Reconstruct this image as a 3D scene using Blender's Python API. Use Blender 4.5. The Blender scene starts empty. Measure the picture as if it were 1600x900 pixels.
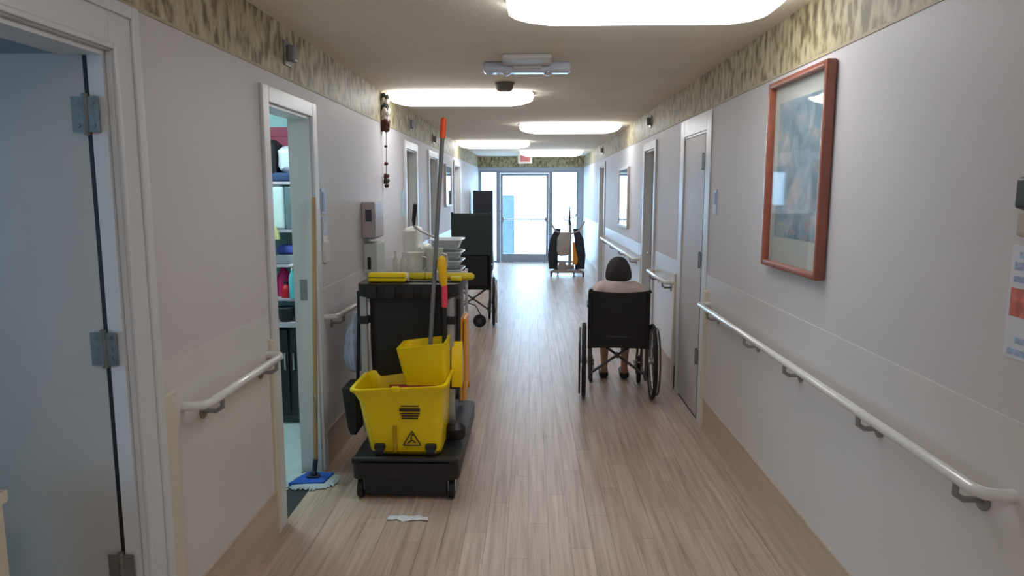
import bpy, bmesh, math, random
from mathutils import Vector, Matrix
random.seed(7)
R = math.radians
scene = bpy.context.scene
col = scene.collection

# ------------------------------------------------------------------ camera
F, PITCH, YAW = 1100.0, 7.765, 1.548
cd = bpy.data.cameras.new('camera'); cam = bpy.data.objects.new('camera', cd); col.objects.link(cam)
cd.sensor_width = 36; cd.lens = F / 1600 * 36; cd.clip_start = 0.05; cd.clip_end = 200
cam.location = (0, 0, 1.63); cam.rotation_euler = (R(90 - PITCH), 0, R(YAW))
scene.camera = cam
# ------------------------------------------------------------------ sky, exposure
w = bpy.data.worlds.new('overcast_sky'); scene.world = w; w.use_nodes = True
bg = w.node_tree.nodes['Background']
bg.inputs[0].default_value = (0.42, 0.70, 1.0, 1); bg.inputs[1].default_value = 8.5
vs = scene.view_settings
vs.view_transform = 'Standard'; vs.look = 'None'; vs.gamma = 1; vs.use_curve_mapping = False
vs.exposure = 0.22
LIGHT = 8.0           # radiance of the fluorescent lenses

# ------------------------------------------------------------------ materials
def lin(c):
    return tuple(((v/255)/12.92 if v/255 <= .04045 else ((v/255+.055)/1.055)**2.4) for v in c)
MATS = {}
def mat(name, rgb, rough=.5, metal=0.0, var=.08, scale=8.0, bump=0.0, bscale=60, stretch=(1,1,1), coat=0, spec=.5, randobj=0, trans=0, sss=0):
    if name in MATS: return MATS[name]
    m = bpy.data.materials.new(name); m.use_nodes = True; nt = m.node_tree; p = nt.nodes['Principled BSDF']
    c = lin(rgb)
    tc = nt.nodes.new('ShaderNodeTexCoord'); mp = nt.nodes.new('ShaderNodeMapping'); mp.inputs['Scale'].default_value = stretch
    nt.links.new(tc.outputs['Object'], mp.inputs[0])
    n = nt.nodes.new('ShaderNodeTexNoise'); n.inputs['Scale'].default_value = scale; n.inputs['Detail'].default_value = 4
    nt.links.new(mp.outputs[0], n.inputs[0])
    r = nt.nodes.new('ShaderNodeValToRGB'); e = r.color_ramp.elements
    e[0].position = .3; e[1].position = .7
    e[0].color = tuple(max(0, v*(1-var)) for v in c)+(1,); e[1].color = tuple(min(1, v*(1+var)) for v in c)+(1,)
    nt.links.new(n.outputs[0], r.inputs[0]); out = r.outputs[0]
    if randobj:
        oi = nt.nodes.new('ShaderNodeObjectInfo'); hs = nt.nodes.new('ShaderNodeHueSaturation'); mr = nt.nodes.new('ShaderNodeMapRange')
        mr.inputs[3].default_value = 1-randobj; mr.inputs[4].default_value = 1+randobj
        nt.links.new(oi.outputs['Random'], mr.inputs[0]); nt.links.new(mr.outputs[0], hs.inputs['Value']); nt.links.new(out, hs.inputs['Color']); out = hs.outputs[0]
    nt.links.new(out, p.inputs['Base Color'])
    p.inputs['Roughness'].default_value = rough; p.inputs['Metallic'].default_value = metal
    p.inputs['Coat Weight'].default_value = coat; p.inputs['Specular IOR Level'].default_value = spec
    p.inputs['Transmission Weight'].default_value = trans
    if sss:
        p.inputs['Subsurface Weight'].default_value = sss; p.inputs['Subsurface Scale'].default_value = .01
    if bump:
        b = nt.nodes.new('ShaderNodeBump'); b.inputs['Strength'].default_value = bump; b.inputs['Distance'].default_value = .01
        n2 = nt.nodes.new('ShaderNodeTexNoise'); n2.inputs['Scale'].default_value = bscale; nt.links.new(mp.outputs[0], n2.inputs[0])
        nt.links.new(n2.outputs[0], b.inputs['Height']); nt.links.new(b.outputs[0], p.inputs['Normal'])
    MATS[name] = m; return m
def emit(name, rgb, strength):
    if name in MATS: return MATS[name]
    m = bpy.data.materials.new(name); m.use_nodes = True; nt = m.node_tree; nt.nodes.clear()
    o = nt.nodes.new('ShaderNodeOutputMaterial'); e = nt.nodes.new('ShaderNodeEmission')
    e.inputs[0].default_value = (*rgb, 1); e.inputs[1].default_value = strength; nt.links.new(e.outputs[0], o.inputs[0])
    MATS[name] = m; return m
def glass(name, tint=(1,1,1), rough=.02, gloss=1.0):
    if name in MATS: return MATS[name]
    m = bpy.data.materials.new(name); m.use_nodes = True; nt = m.node_tree; nt.nodes.clear()
    o = nt.nodes.new('ShaderNodeOutputMaterial'); t = nt.nodes.new('ShaderNodeBsdfTransparent'); g = nt.nodes.new('ShaderNodeBsdfGlossy')
    t.inputs[0].default_value = (*tint, 1); g.inputs['Roughness'].default_value = rough
    lw = nt.nodes.new('ShaderNodeLayerWeight'); lw.inputs[0].default_value = .5
    pw_ = nt.nodes.new('ShaderNodeMath'); pw_.operation = 'POWER'; pw_.inputs[1].default_value = 5; nt.links.new(lw.outputs['Facing'], pw_.inputs[0])
    mu = nt.nodes.new('ShaderNodeMath'); mu.operation = 'MULTIPLY_ADD'; mu.inputs[1].default_value = .9*gloss; mu.inputs[2].default_value = .04; mu.use_clamp = True
    mx = nt.nodes.new('ShaderNodeMixShader'); nt.links.new(pw_.outputs[0], mu.inputs[0]); nt.links.new(mu.outputs[0], mx.inputs[0])
    nt.links.new(t.outputs[0], mx.inputs[1]); nt.links.new(g.outputs[0], mx.inputs[2]); nt.links.new(mx.outputs[0], o.inputs[0])
    MATS[name] = m; return m
def border_mat():
    """tan wallpaper border printed with olive-brown brush-stroke leaves"""
    m = bpy.data.materials.new('leaf_wallpaper'); m.use_nodes = True; nt = m.node_tree; p = nt.nodes['Principled BSDF']; L = nt.links.new
    tc = nt.nodes.new('ShaderNodeTexCoord'); mp = nt.nodes.new('ShaderNodeMapping'); mp.inputs['Rotation'].default_value = (R(22), R(22), 0); mp.inputs['Scale'].default_value = (9, 9, 4.2)
    L(tc.outputs['Object'], mp.inputs[0])
    n = nt.nodes.new('ShaderNodeTexNoise'); n.inputs['Scale'].default_value = 2.6; n.inputs['Detail'].default_value = 2.5; n.inputs['Roughness'].default_value = .55; L(mp.outputs[0], n.inputs[0])
    v = nt.nodes.new('ShaderNodeTexVoronoi'); v.inputs['Scale'].default_value = 2.4; L(mp.outputs[0], v.inputs[0])
    mx = nt.nodes.new('ShaderNodeMath'); mx.operation = 'MULTIPLY_ADD'; mx.inputs[1].default_value = .35; L(v.outputs[0], mx.inputs[0]); L(n.outputs[0], mx.inputs[2])
    r = nt.nodes.new('ShaderNodeValToRGB'); e = r.color_ramp.elements
    e[0].position = .44; e[0].color = (*lin((104, 92, 68)), 1)
    e[1].position = .90; e[1].color = (*lin((196, 186, 152)), 1)
    k = e.new(.56); k.color = (*lin((128, 116, 84)), 1); k = e.new(.68); k.color = (*lin((172, 160, 124)), 1)
    L(mx.outputs[0], r.inputs[0]); L(r.outputs[0], p.inputs['Base Color']); p.inputs['Roughness'].default_value = .55
    MATS['leaf_wallpaper'] = m; return m
def art_mat():
    """soft blurred blue, grey-green and pink garden print, pale wash of glass reflection painted in"""
    m = bpy.data.materials.new('garden_print'); m.use_nodes = True; nt = m.node_tree; p = nt.nodes['Principled BSDF']; L = nt.links.new
    tc = nt.nodes.new('ShaderNodeTexCoord')
    n = nt.nodes.new('ShaderNodeTexNoise'); n.inputs['Scale'].default_value = 9; n.inputs['Detail'].default_value = 5; n.inputs['Distortion'].default_value = .6; L(tc.outputs['Object'], n.inputs[0])
    r = nt.nodes.new('ShaderNodeValToRGB'); e = r.color_ramp.elements
    e[0].position = .3; e[0].color = (*lin((116, 146, 162)), 1); e[1].position = .75; e[1].color = (*lin((214, 212, 216)), 1)  # ramp lightened to carry the reflection on the picture glass
    k = e.new(.48); k.color = (*lin((150, 178, 194)), 1); k = e.new(.6); k.color = (*lin((180, 192, 196)), 1)
    L(n.outputs[0], r.inputs[0])
    n2 = nt.nodes.new('ShaderNodeTexNoise'); n2.inputs['Scale'].default_value = 16; n2.inputs['Detail'].default_value = 3; L(tc.outputs['Object'], n2.inputs[0])
    r2 = nt.nodes.new('ShaderNodeValToRGB'); r2.color_ramp.elements[0].position = .52; r2.color_ramp.elements[1].position = .66; L(n2.outputs[0], r2.inputs[0])
    sx = nt.nodes.new('ShaderNodeSeparateXYZ'); L(tc.outputs['Object'], sx.inputs[0])
    mr = nt.nodes.new('ShaderNodeMapRange'); mr.inputs[1].default_value = .15; mr.inputs[2].default_value = -.25; mr.inputs[3].default_value = 0; mr.inputs[4].default_value = .75; L(sx.outputs[2], mr.inputs[0])
    mm = nt.nodes.new('ShaderNodeMath'); mm.operation = 'MULTIPLY'; L(r2.outputs[0], mm.inputs[0]); L(mr.outputs[0], mm.inputs[1])
    mix = nt.nodes.new('ShaderNodeMix'); mix.data_type = 'RGBA'; L(mm.outputs[0], mix.inputs[0]); L(r.outputs[0], mix.inputs[6]); mix.inputs[7].default_value = (*lin((200, 172, 174)), 1)
    L(mix.outputs[2], p.inputs['Base Color']); p.inputs['Roughness'].default_value = .7
    MATS['garden_print'] = m; return m
def plank_mat():
    m = bpy.data.materials.new('vinyl_plank'); m.use_nodes = True; nt = m.node_tree; p = nt.nodes['Principled BSDF']; L = nt.links.new
    oi = nt.nodes.new('ShaderNodeObjectInfo'); geo = nt.nodes.new('ShaderNodeNewGeometry')
    mp = nt.nodes.new('ShaderNodeMapping'); mp.inputs['Scale'].default_value = (26, .9, 1); L(geo.outputs['Position'], mp.inputs[0])
    n = nt.nodes.new('ShaderNodeTexNoise'); n.inputs['Scale'].default_value = 1.6; n.inputs['Detail'].default_value = 6; n.inputs['Roughness'].default_value = .6; L(mp.outputs[0], n.inputs[0])
    r = nt.nodes.new('ShaderNodeValToRGB'); e = r.color_ramp.elements
    e[0].position = .3; e[0].color = (*lin((158, 134, 118)), 1); e[1].position = .72; e[1].color = (*lin((206, 185, 168)), 1)
    k = e.new(.5); k.color = (*lin((186, 163, 146)), 1)
    L(n.outputs[0], r.inputs[0])
    hs = nt.nodes.new('ShaderNodeHueSaturation'); mr = nt.nodes.new('ShaderNodeMapRange'); mr.inputs[3].default_value = .90; mr.inputs[4].default_value = 1.08
    L(oi.outputs['Random'], mr.inputs[0]); L(mr.outputs[0], hs.inputs['Value']); L(r.outputs[0], hs.inputs['Color']); L(hs.outputs[0], p.inputs['Base Color'])
    p.inputs['Roughness'].default_value = .34; p.inputs['Specular IOR Level'].default_value = .5
    MATS['vinyl_plank'] = m; return m

M_WALL = mat('wall_paint_upper', (207, 203, 205), .55, var=.02, scale=3, bump=.05, bscale=90)
M_WAIN = mat('wall_paint_lower', (216, 213, 213), .30, var=.02, scale=3)
M_CEIL = mat('ceiling_paint', (240, 233, 216), .9, var=.03, scale=2.5, bump=.25, bscale=70)
M_TRIM = mat('trim_white', (214, 217, 220), .35, var=.02)
M_CREAM = mat('guard_cream', (216, 208, 188), .35, var=.02)
M_BASE = mat('base_wood_vinyl', (192, 172, 152), .4, var=.09, scale=5, stretch=(6, .5, 6))
M_LEAF = mat('door_leaf_paint', (194, 190, 184), .45, var=.02)
M_LEAF2 = mat('door_leaf_mauve', (198, 190, 186), .45, var=.02)
M_LEAF3 = mat('door_leaf_olive', (158, 154, 136), .5, var=.03)
M_HINGE = mat('steel_hinge', (150, 152, 150), .38, .9, .1, 30)
M_STEEL = mat('brushed_steel', (190, 192, 195), .3, .9, .05, 40)
M_ALU = mat('aluminium_post', (186, 188, 192), .35, .6, .05, 20)
M_RAIL = mat('rail_white', (222, 222, 220), .22, var=.02, coat=.3)
M_BRK = mat('bracket_grey', (150, 150, 150), .35, .4)
M_BLACK = mat('black_plastic', (30, 31, 35), .45, var=.2, scale=12)
M_BLACKF = mat('black_vinyl', (22, 23, 27), .5, var=.25, scale=20, bump=.1)
M_RUB = mat('rubber', (26, 27, 30), .7, var=.2, scale=20)
M_YEL = mat('yellow_plastic', (252, 216, 5), .34, var=.05, scale=6)
M_YELD = mat('yellow_plastic_worn', (214, 190, 30), .5, var=.1, scale=10)
M_WHITE = mat('white_plastic', (228, 228, 224), .4, var=.03)
M_GREY = mat('grey_plastic', (150, 152, 156), .45, var=.05)
M_DGREY = mat('dark_grey_plastic', (75, 78, 84), .5, var=.08)
border_mat(); art_mat(); plank_mat()

# ------------------------------------------------------------------ geometry helpers
class B:
    def __init__(s): s.bm = bmesh.new(); s.wn = False
    def _mark(s): return set(s.bm.verts)
    def box(s, x0, x1, y0, y1, z0, z1, bev=0, seg=2, rot=None):
        old = s._mark()
        mtx = Matrix.Translation(((x0+x1)/2, (y0+y1)/2, (z0+z1)/2))
        if rot: 
            from mathutils import Euler
            mtx = mtx @ Euler(rot).to_matrix().to_4x4()
        mtx = mtx @ Matrix.Diagonal((abs(x1-x0), abs(y1-y0), abs(z1-z0), 1))
        g = bmesh.ops.create_cube(s.bm, size=1, matrix=mtx)
        if bev:
            s.wn = True
            es = {e for v in g['verts'] for e in v.link_edges}
            bmesh.ops.bevel(s.bm, geom=list(es), offset=bev, segments=seg, affect='EDGES', profile=.5)
        return s
    def ring(s, c, u, v, ru, rv, n):
        return [s.bm.verts.new(c + u*(ru*math.cos(2*math.pi*i/n)) + v*(rv*math.sin(2*math.pi*i/n))) for i in range(n)]
    def skin(s, rings, close=True, caps=True):
        for a, b in zip(rings, rings[1:]):
            n = len(a)
            for i in range(n if close else n-1):
                s.bm.faces.new((a[i], a[(i+1) % n], b[(i+1) % n], b[i]))
        if caps and close:
            s.bm.faces.new(rings[0][::-1]); s.bm.faces.new(rings[-1])
    def cyl(s, p0, p1, r0, r1=None, n=14):
        p0, p1 = Vector(p0), Vector(p1); r1 = r0 if r1 is None else r1
        d = (p1-p0).normalized(); u = d.orthogonal().normalized(); v = d.cross(u)
        s.skin([s.ring(p0, u, v, r0, r0, n), s.ring(p1, u, v, r1, r1, n)]); return s
    def tube(s, pts, r, n=10, closed=False, caps=True, flat=1.0):
        pts = [Vector(p) for p in pts]; N = len(pts); rings = []; pu = None
        for i, p in enumerate(pts):
            if closed: d = pts[(i+1) % N]-pts[i-1]
            else: d = pts[min(i+1, N-1)]-pts[max(i-1, 0)]
            d.normalize()
            u = d.orthogonal().normalized() if pu is None else (pu - d*pu.dot(d)).normalized()
            pu = u; rr = r[i] if isinstance(r, (list, tuple)) else r
            rings.append(s.ring(p, u, d.cross(u), rr, rr*flat, n))
        if closed:
            rings.append(rings[0]); s.skin(rings, caps=False)
        else: s.skin(rings, caps=caps)
        return s
    def torus(s, c, Rr, r, axis='X', n=36, m=8):
        c = Vector(c); A = {'X': (Vector((0,1,0)), Vector((0,0,1))), 'Y': (Vector((1,0,0)), Vector((0,0,1))), 'Z': (Vector((1,0,0)), Vector((0,1,0)))}[axis]
        return s.tube([c + A[0]*Rr*math.cos(2*math.pi*i/n) + A[1]*Rr*math.sin(2*math.pi*i/n) for i in range(n)], r, m, closed=True)
    def lathe(s, prof, c=(0,0,0), n=20, caps=True):
        c = Vector(c); X, Y = Vector((1,0,0)), Vector((0,1,0))
        s.skin([s.ring(c+Vector((0,0,z)), X, Y, max(r, 1e-4), max(r, 1e-4), n) for r, z in prof], caps=caps); return s
    def loft(s, rings, close=True, caps=True):
        s.skin([[s.bm.verts.new(p) for p in r] for r in rings], close, caps); return s
    def rrect(s, x0, x1, y0, y1, z, rad, n=5):
        out = []
        for cx, cy, a0 in ((x1-rad, y1-rad, 0), (x0+rad, y1-rad, 90), (x0+rad, y0+rad, 180), (x1-rad, y0+rad, 270)):
            for k in range(n): 
                a = R(a0 + 90*k/(n-1)); out.append(Vector((cx+rad*math.cos(a), cy+rad*math.sin(a), z)))
        return out
    def prism(s, poly, a, b, axis='X'):
        def P(u, v, t): return {'X': (t, u, v), 'Y': (u, t, v), 'Z': (u, v, t)}[axis]
        A = [s.bm.verts.new(P(u, v, a)) for u, v in poly]; Bv = [s.bm.verts.new(P(u, v, b)) for u, v in poly]
        s.skin([A, Bv]); return s
    def ball(s, c, r, u=16, v=10):
        r = (r, r, r) if not isinstance(r, (tuple, list)) else r
        bmesh.ops.create_uvsphere(s.bm, u_segments=u, v_segments=v, radius=1, matrix=Matrix.Translation(c) @ Matrix.Diagonal((*r, 1))); return s
    def jitter(s, a, seed=1):
        rd = random.Random(seed)
        for v in s.bm.verts: v.co += Vector((rd.uniform(-a, a), rd.uniform(-a, a), rd.uniform(-a, a)))
        return s
    def rotate(s, ang, axis, cent=(0,0,0)):
        bmesh.ops.rotate(s.bm, verts=s.bm.verts, cent=cent, matrix=Matrix.Rotation(ang, 3, axis)); return s
    def build(s, name, m, parent=None, smooth=35, sub=0):
        bmesh.ops.recalc_face_normals(s.bm, faces=s.bm.faces)
        me = bpy.data.meshes.new(name); s.bm.to_mesh(me); s.bm.free(); me.materials.append(m)
        if smooth:
            me.shade_smooth(); me.set_sharp_from_angle(angle=R(smooth))
        o = bpy.data.objects.new(name, me); col.objects.link(o); o.parent = parent
        if s.wn and smooth: o.modifiers.new('weighted', 'WEIGHTED_NORMAL').keep_sharp = True
        if sub:
            md = o.modifiers.new('subsurf', 'SUBSURF'); md.levels = md.render_levels = sub
        return o
def tag(o, label, cat, group=None, kind=None):
    o['label'] = label
    if cat: o['category'] = cat
    if group: o['group'] = group
    if kind: o['kind'] = kind
    return o
def thing(name, label, cat, loc=(0,0,0), rz=0, group=None):
    o = bpy.data.objects.new(name, None); o.empty_display_size = .1; col.objects.link(o)
    o.location = loc; o.rotation_euler = (0, 0, rz); return tag(o, label, cat, group)
def struct(name, b, m, label=None, cat=None, parent=None):
    o = b.build(name, m, parent) if b else None
    if o is None:
        o = bpy.data.objects.new(name, None); o.empty_display_size = .1; col.objects.link(o)
    if parent is None:
        o['kind'] = 'structure'; o['category'] = cat or name.split('_')[0]
        if label: o['label'] = label
    return o
def arc(c, r, a0, a1, n, pl='yz'):
    out = []
    for i in range(n+1):
        a = R(a0+(a1-a0)*i/n); u, v = r*math.cos(a), r*math.sin(a)
        out.append((c[0], c[1]+u, c[2]+v) if pl == 'yz' else (c[0]+u, c[1], c[2]+v) if pl == 'xz' else (c[0]+u, c[1]+v, c[2]))
    return out

# ================================================================== THE SETTING
XL, XR, H, YE, YB, WT = -1.22, 1.20, 2.44, 16.4, -4.2, .12
WH = 1.07        # top of the lower paint
BH = .215        # base height
LD = [(1.13, 2.05, 2.03), (3.28, 3.93, 2.04), (6.88, 7.48, 2.05), (8.45, 9.15, 2.05), (11.2, 12.1, 2.05)]
RD = [(4.93, 5.63, 2.05), (6.93, 7.52, 2.05), (11.6, 12.4, 2.05)]
def wall_with_openings(name, x0, x1, doors, label):
    b = B(); y = YB
    for (a, c, h) in doors:
        b.box(x0, x1, y, a, 0, H); b.box(x0, x1, a, c, h, H); y = c
    b.box(x0, x1, y, YE, 0, H)
    return struct(name, b, M_WALL, label)
wl = wall_with_openings('wall_left', XL-WT, XL, LD, 'long pale corridor wall on the left with several doorways')
wr = wall_with_openings('wall_right', XR, XR+WT, RD, 'long pale corridor wall on the right carrying the picture')
def segs(doors, casing=.085):
    out = []; y = YB
    for a, c, h in doors: out.append((y, a-casing)); y = c+casing
    out.append((y, YE)); return out
for side, wobj, doors in ((-1, wl, LD), (1, wr, RD)):
    X = XL if side < 0 else XR
    for a, c in segs(doors):
        B().box(X, X-side*.003, a, c, BH, WH).build('lower_wall_panel', M_WAIN, wobj)
    bb = struct('baseboard_left' if side < 0 else 'baseboard_right', None, None, 'tall wood-look vinyl base running along the %s wall' % ('left' if side < 0 else 'right'), 'baseboard')
    for a, c in segs(doors):
        B().prism([(X, 0), (X-side*.016, 0), (X-side*.008, .02), (X-side*.008, BH-.012), (X-side*.012, BH-.01), (X-side*.012, BH), (X, BH)], a, c, 'Y').build('base_strip', M_BASE, bb)
    t = struct('trim_1' if side < 0 else 'trim_2', B().box(X, X-side*.002, YB, YE, 2.19, H), MATS['leaf_wallpaper'], 'tan leaf-patterned wallpaper border along the top of the %s wall' % ('left' if side < 0 else 'right'), 'wallpaper border')
    B().box(X, X-side*.004, YB, YE, 2.184, 2.196).build('border_edge', mat('border_edge', (176, 166, 138), .6), t)
# far end wall around the glazing
b = B(); b.box(XL, XR, YE, YE+.12, 2.11, H); b.box(XL-.2, XL+.03, YE, YE+.12, 0, 2.11); b.box(1.08, XR+.2, YE, YE+.12, 0, 2.11)
struct('wall_back', b, mat('end_wall_paint', (176, 186, 200), .5, var=.02), 'narrow end wall framing the glazed exit')
struct('trim_3', B().box(XL, XR, YE-.002, YE, 2.19, H), MATS['leaf_wallpaper'], 'wallpaper border across the end wall above the glass door', 'wallpaper border')
struct('wall_rear', B().box(XL-WT, XR+WT, YB-.1, YB, 0, H), M_WALL, 'plain wall closing the corridor behind the viewer')
cl = struct('ceiling', B().box(XL-WT, XR+WT, YB, YE+.12, H, H+.1), M_CEIL, 'beige textured corridor ceiling')
# floor: base slab with separate vinyl planks running along the corridor
fl = struct('floor', B().box(XL-WT, XR+WT, YB, YE+.12, -.1, -.004), mat('floor_bed', (110, 90, 76), .6), 'wood-look vinyl plank corridor floor')
PW, PL = .1008, .92
def plank_mesh(wd, ln, name):
    b = B(); b.box(-wd/2, wd/2, -ln/2, ln/2, -.004, 0)
    for v in b.bm.verts:
        if v.co.z > -.001: v.co.x *= (1-.0012/wd); v.co.y *= (1-.0012/ln)
    me = bpy.data.meshes.new(name); bmesh.ops.recalc_face_normals(b.bm, faces=b.bm.faces); b.bm.to_mesh(me); b.bm.free(); me.materials.append(MATS['vinyl_plank']); return me
pm = plank_mesh(PW, PL, 'plank'); rest = B(); cnt = 0
for c in range(24):
    x = XL + (c+.5)*PW
    off = ((c*0.37) % 1)*PL
    y = -4.0 + off - PL
    while y < YE+.3:
        if y+PL/2 > 2.1 and cnt < 300 and y < 11.6:
            o = bpy.data.objects.new('plank', pm); col.objects.link(o); o.parent = fl; o.location = (x, y, 0); cnt += 1
        else:
            a, d = max(y-PL/2, YB), min(y+PL/2, YE+.1)
            if d > a: rest.box(x-PW/2+.0005, x+PW/2-.0005, a, d-.001, -.004, 0)
        y += PL
ro = rest.build('plank_field', MATS['vinyl_plank'], fl, smooth=0); ro['kind'] = 'stuff'
for dx0, dx1, ds in ((XL-WT, XL, LD), (XR, XR+WT, RD)):
    for (a, c, h) in ds:
        B().box(dx0, dx1, a, c, -.004, .0005).build('threshold', mat('threshold_dark', (52, 52, 55), .5), fl)

# ------------------------------------------------------------------ doors
def casing(root, X, side, a, c, h, wd=.085, m=M_TRIM, fard=None, th=.018):
    # side -1: left wall. casing boards on the corridor face + jamb lining
    x0, x1 = X, X-side*th
    for (ya, yb, za, zb) in ((a-wd, a, 0, h+wd), (c, c+wd, 0, h+wd), (a, c, h, h+wd)):
        bb = B(); bb.box(x0, x1, ya, yb, za, zb, .004)
        bb.build('casing', m, root)
    xb = X+side*WT
    for ya, yb in ((a, a+.014), (c-.014, c)):
        xq = X+side*fard if (fard and yb == c) else xb
        B().box(min(X, xq), max(X, xq), ya, yb, 0, h).build('jamb', m, root)
    B().box(min(X, xb), max(X, xb), a+.014, c-.014, h-.014, h).build('jamb', m, root)
def hinge(root, p, axis, along):
    # p: knuckle centre; leaves spread in +-along
    h = B(); h.cyl((p[0], p[1], p[2]-.052), (p[0], p[1], p[2]+.052), .008, n=10)
    for k in (-1, 1): h.cyl((p[0], p[1], p[2]+k*.052), (p[0], p[1], p[2]+k*.058), .0095, n=10)
    o = h.build('hinge', M_HINGE, root)
    for k in (-1, 1):
        pl = B()
        if axis == 'x': pl.box(p[0]+k*.004, p[0]+k*.040, p[1]-.003, p[1]+.001, p[2]-.05, p[2]+.05)
        else: pl.box(p[0]-.003, p[0]+.003, p[1]+k*.004, p[1]+k*.034, p[2]-.05, p[2]+.05)
        for dz in (-.032, 0, .032):
            q = (p[0]+k*.022, p[1]-.003, p[2]+dz) if axis == 'x' else (p[0], p[1]+k*.02, p[2]+dz)
            d = Vector((0, -.002, 0)) if axis == 'x' else Vector((-.004, 0, 0))
            pl.cyl(q, Vector(q)+d, .006, n=8)
        pl.build('hinge_plate', M_HINGE, o)
# door 1: near left, leaf swung 90 degrees into the side room
a, c, h = LD[0]
d1 = struct('door_1', None, None, 'grey-blue door at the near left, swung open into its room', 'door'); casing(d1, XL, -1, a, c, h, wd=.15, fard=.044)
for (ya, yb, za, zb) in ((c+.11, c+.148, 0, h+.148), (a-.148, a-.11, 0, h+.148), (a-.11, c+.11, h+.11, h+.148), (c+.004, c+.022, 0, h+.022), (a-.022, a-.004, 0, h+.022), (a-.004, c+.004, h+.004, h+.022)):
    B().box(XL+.016, XL+.028, ya, yb, za, zb, .004).build('casing_band', M_TRIM, d1)
B().box(XL-.95, XL-.064, c-.002, c+.042, .01, h-.006, .003).build('leaf', M_LEAF, d1)
B().box(XL-.064, XL-.044, c-.003, c+.03, .01, h).build('gap', M_BLACK, d1)
for z in (1.85, 1.165, .46):
    hinge(d1, (XL-.054, c-.022, z), 'x', None)
lv = B(); lv.cyl((XL-.88, c-.002, 1.0), (XL-.88, c-.012, 1.0), .03); lv.tube([(XL-.88, c-.01, 1.0), (XL-.88, c-.05, 1.0), (XL-.80, c-.055, 1.0), (XL-.76, c-.055, 1.0)], .009)
lv.build('lever_handle', M_STEEL, d1)
# door 2: supply room doorway (leaf folded away inside)
a, c, h = LD[1]
d2 = struct('door_2', None, None, 'white-cased open doorway to the lit supply room on the left', 'door'); casing(d2, XL, -1, a, c, h, wd=.075)
B().box(XL-WT-.56, XL-WT-.002, a-.062, a-.02, .01, h-.02).build('leaf', M_LEAF, d2)
sp = B(); sp.box(XL-.085, XL-.045, c-.0165, c-.014, 1.02, 1.14); sp.box(XL-.075, XL-.058, c-.018, c-.014, 1.055, 1.105); sp.build('strike_plate', M_HINGE, d2)
def closed_door(n, X, side, op, leafm, rec, label, wd=.075, hinges=None, lever=True):
    a, c, h = op
    d = struct('door_%d' % n, None, None, label, 'door'); casing(d, X, side, a, c, h, wd, th=.008 if hinges else .018)
    x0 = X+side*rec; x1 = X+side*(rec+.044)
    B().box(min(x0, x1), max(x0, x1), a+(.055 if hinges else .02), c-.018, .008, h-.018, .002).build('leaf', leafm, d)
    if hinges:
        B().box(min(x0-side*.001, x1), max(x0-side*.001, x1), a+.0135, a+.055, 0, h-.014).build('gap', M_BLACK, d)
        for z in hinges: hinge(d, (x0-side*.014, a+.055, z), 'y', None)
    if lever:
        lv = B(); yy = c-.09; lv.cyl((x0, yy, 1.0), (x0-side*.012, yy, 1.0), .028); lv.tube([(x0, yy, 1.0), (x0-side*.045, yy, 1.0), (x0-side*.05, yy-.08, 1.0), (x0-side*.05, yy-.11, 1.0)], .009)
        lv.build('lever_handle', M_STEEL, d)
    return d
closed_door(3, XR, 1, RD[0], M_LEAF2, .002, 'closed mauve-grey door with three hinges on the right wall past the picture', .13, (1.84, 1.155, .46), False)
closed_door(4, XR, 1, RD[1], M_LEAF3, .07, 'olive-beige recessed door on the right wall above the seated person')
closed_door(5, XR, 1, RD[2], M_LEAF3, .07, 'far recessed door on the right wall near the glazed exit')
closed_door(6, XL, -1, LD[2], M_LEAF3, .07, 'recessed olive-grey door on the left wall behind the linen cart')
closed_door(7, XL, -1, LD[3], M_LEAF3, .07, 'recessed door on the left wall behind the grey mop pole')
closed_door(8, XL, -1, LD[4], M_LEAF2, .07, 'far door on the left wall beyond the high-back wheelchair')
# cream corner guards (to 0.96 m)
def guard(n, X, side, y0, y1, label, ztop=.965):
    b = B(); b.box(X, X-side*.022, y0, y1, 0, ztop, .006); struct('trim_%d' % n, b, M_CREAM, label, 'corner guard')
guard(4, XL, -1, 2.203, 2.28, 'cream corner guard right of the near left doorway')
guard(5, XL, -1, 3.165, 3.204, 'cream corner guard on the near side of the supply room doorway', .95)
guard(6, XR, 1, 4.745, 4.795, 'cream corner guard on the near side of the hinged right door')
guard(7, XR, 1, 5.765, 5.82, 'cream corner guard on the far side of the hinged right door')
guard(8, XR, 1, 7.60, 7.66, 'cream corner guard beside the olive recessed door')

# ------------------------------------------------------------------ exit glazing at the end
M_FRAME = mat('window_frame_grey', (150, 160, 176), .4, .2)
GL = glass('clear_pane')
def glazed(name, x0, x1, z0, z1, fw, label, cat):
    r = struct(name, None, None, label, cat)
    for (xa, xb, za, zb) in ((x0, x0+fw, z0, z1), (x1-fw, x1, z0, z1), (x0+fw, x1-fw, z1-fw, z1), (x0+fw, x1-fw, z0, z0+(fw if cat == 'window' else .19))):
        B().box(xa, xb, YE+.01, YE+.075, za, zb, .003).build('frame', M_FRAME, r)
    B().box(x0+fw, x1-fw, YE+.038, YE+.046, z0+(fw if cat == 'window' else .19), z1-fw).build('pane', GL, r)
    return r
glazed('window_1', XL+.03, -.775, 0, 2.11, .035, 'tall sidelight left of the glazed exit door', 'window')
glazed('window_2', .46, 1.08, 0, 2.11, .035, 'tall sidelight right of the glazed exit door', 'window')
fr = struct('trim_9', None, None, 'grey metal frame around the glazed exit door', 'door frame')
for xa, xb, za, zb in ((-.775, -.72, 0, 2.11), (.41, .46, 0, 2.11), (-.72, .41, 2.06, 2.11)):
    B().box(xa, xb, YE, YE+.085, za, zb, .004).build('frame', M_FRAME, fr)
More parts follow.
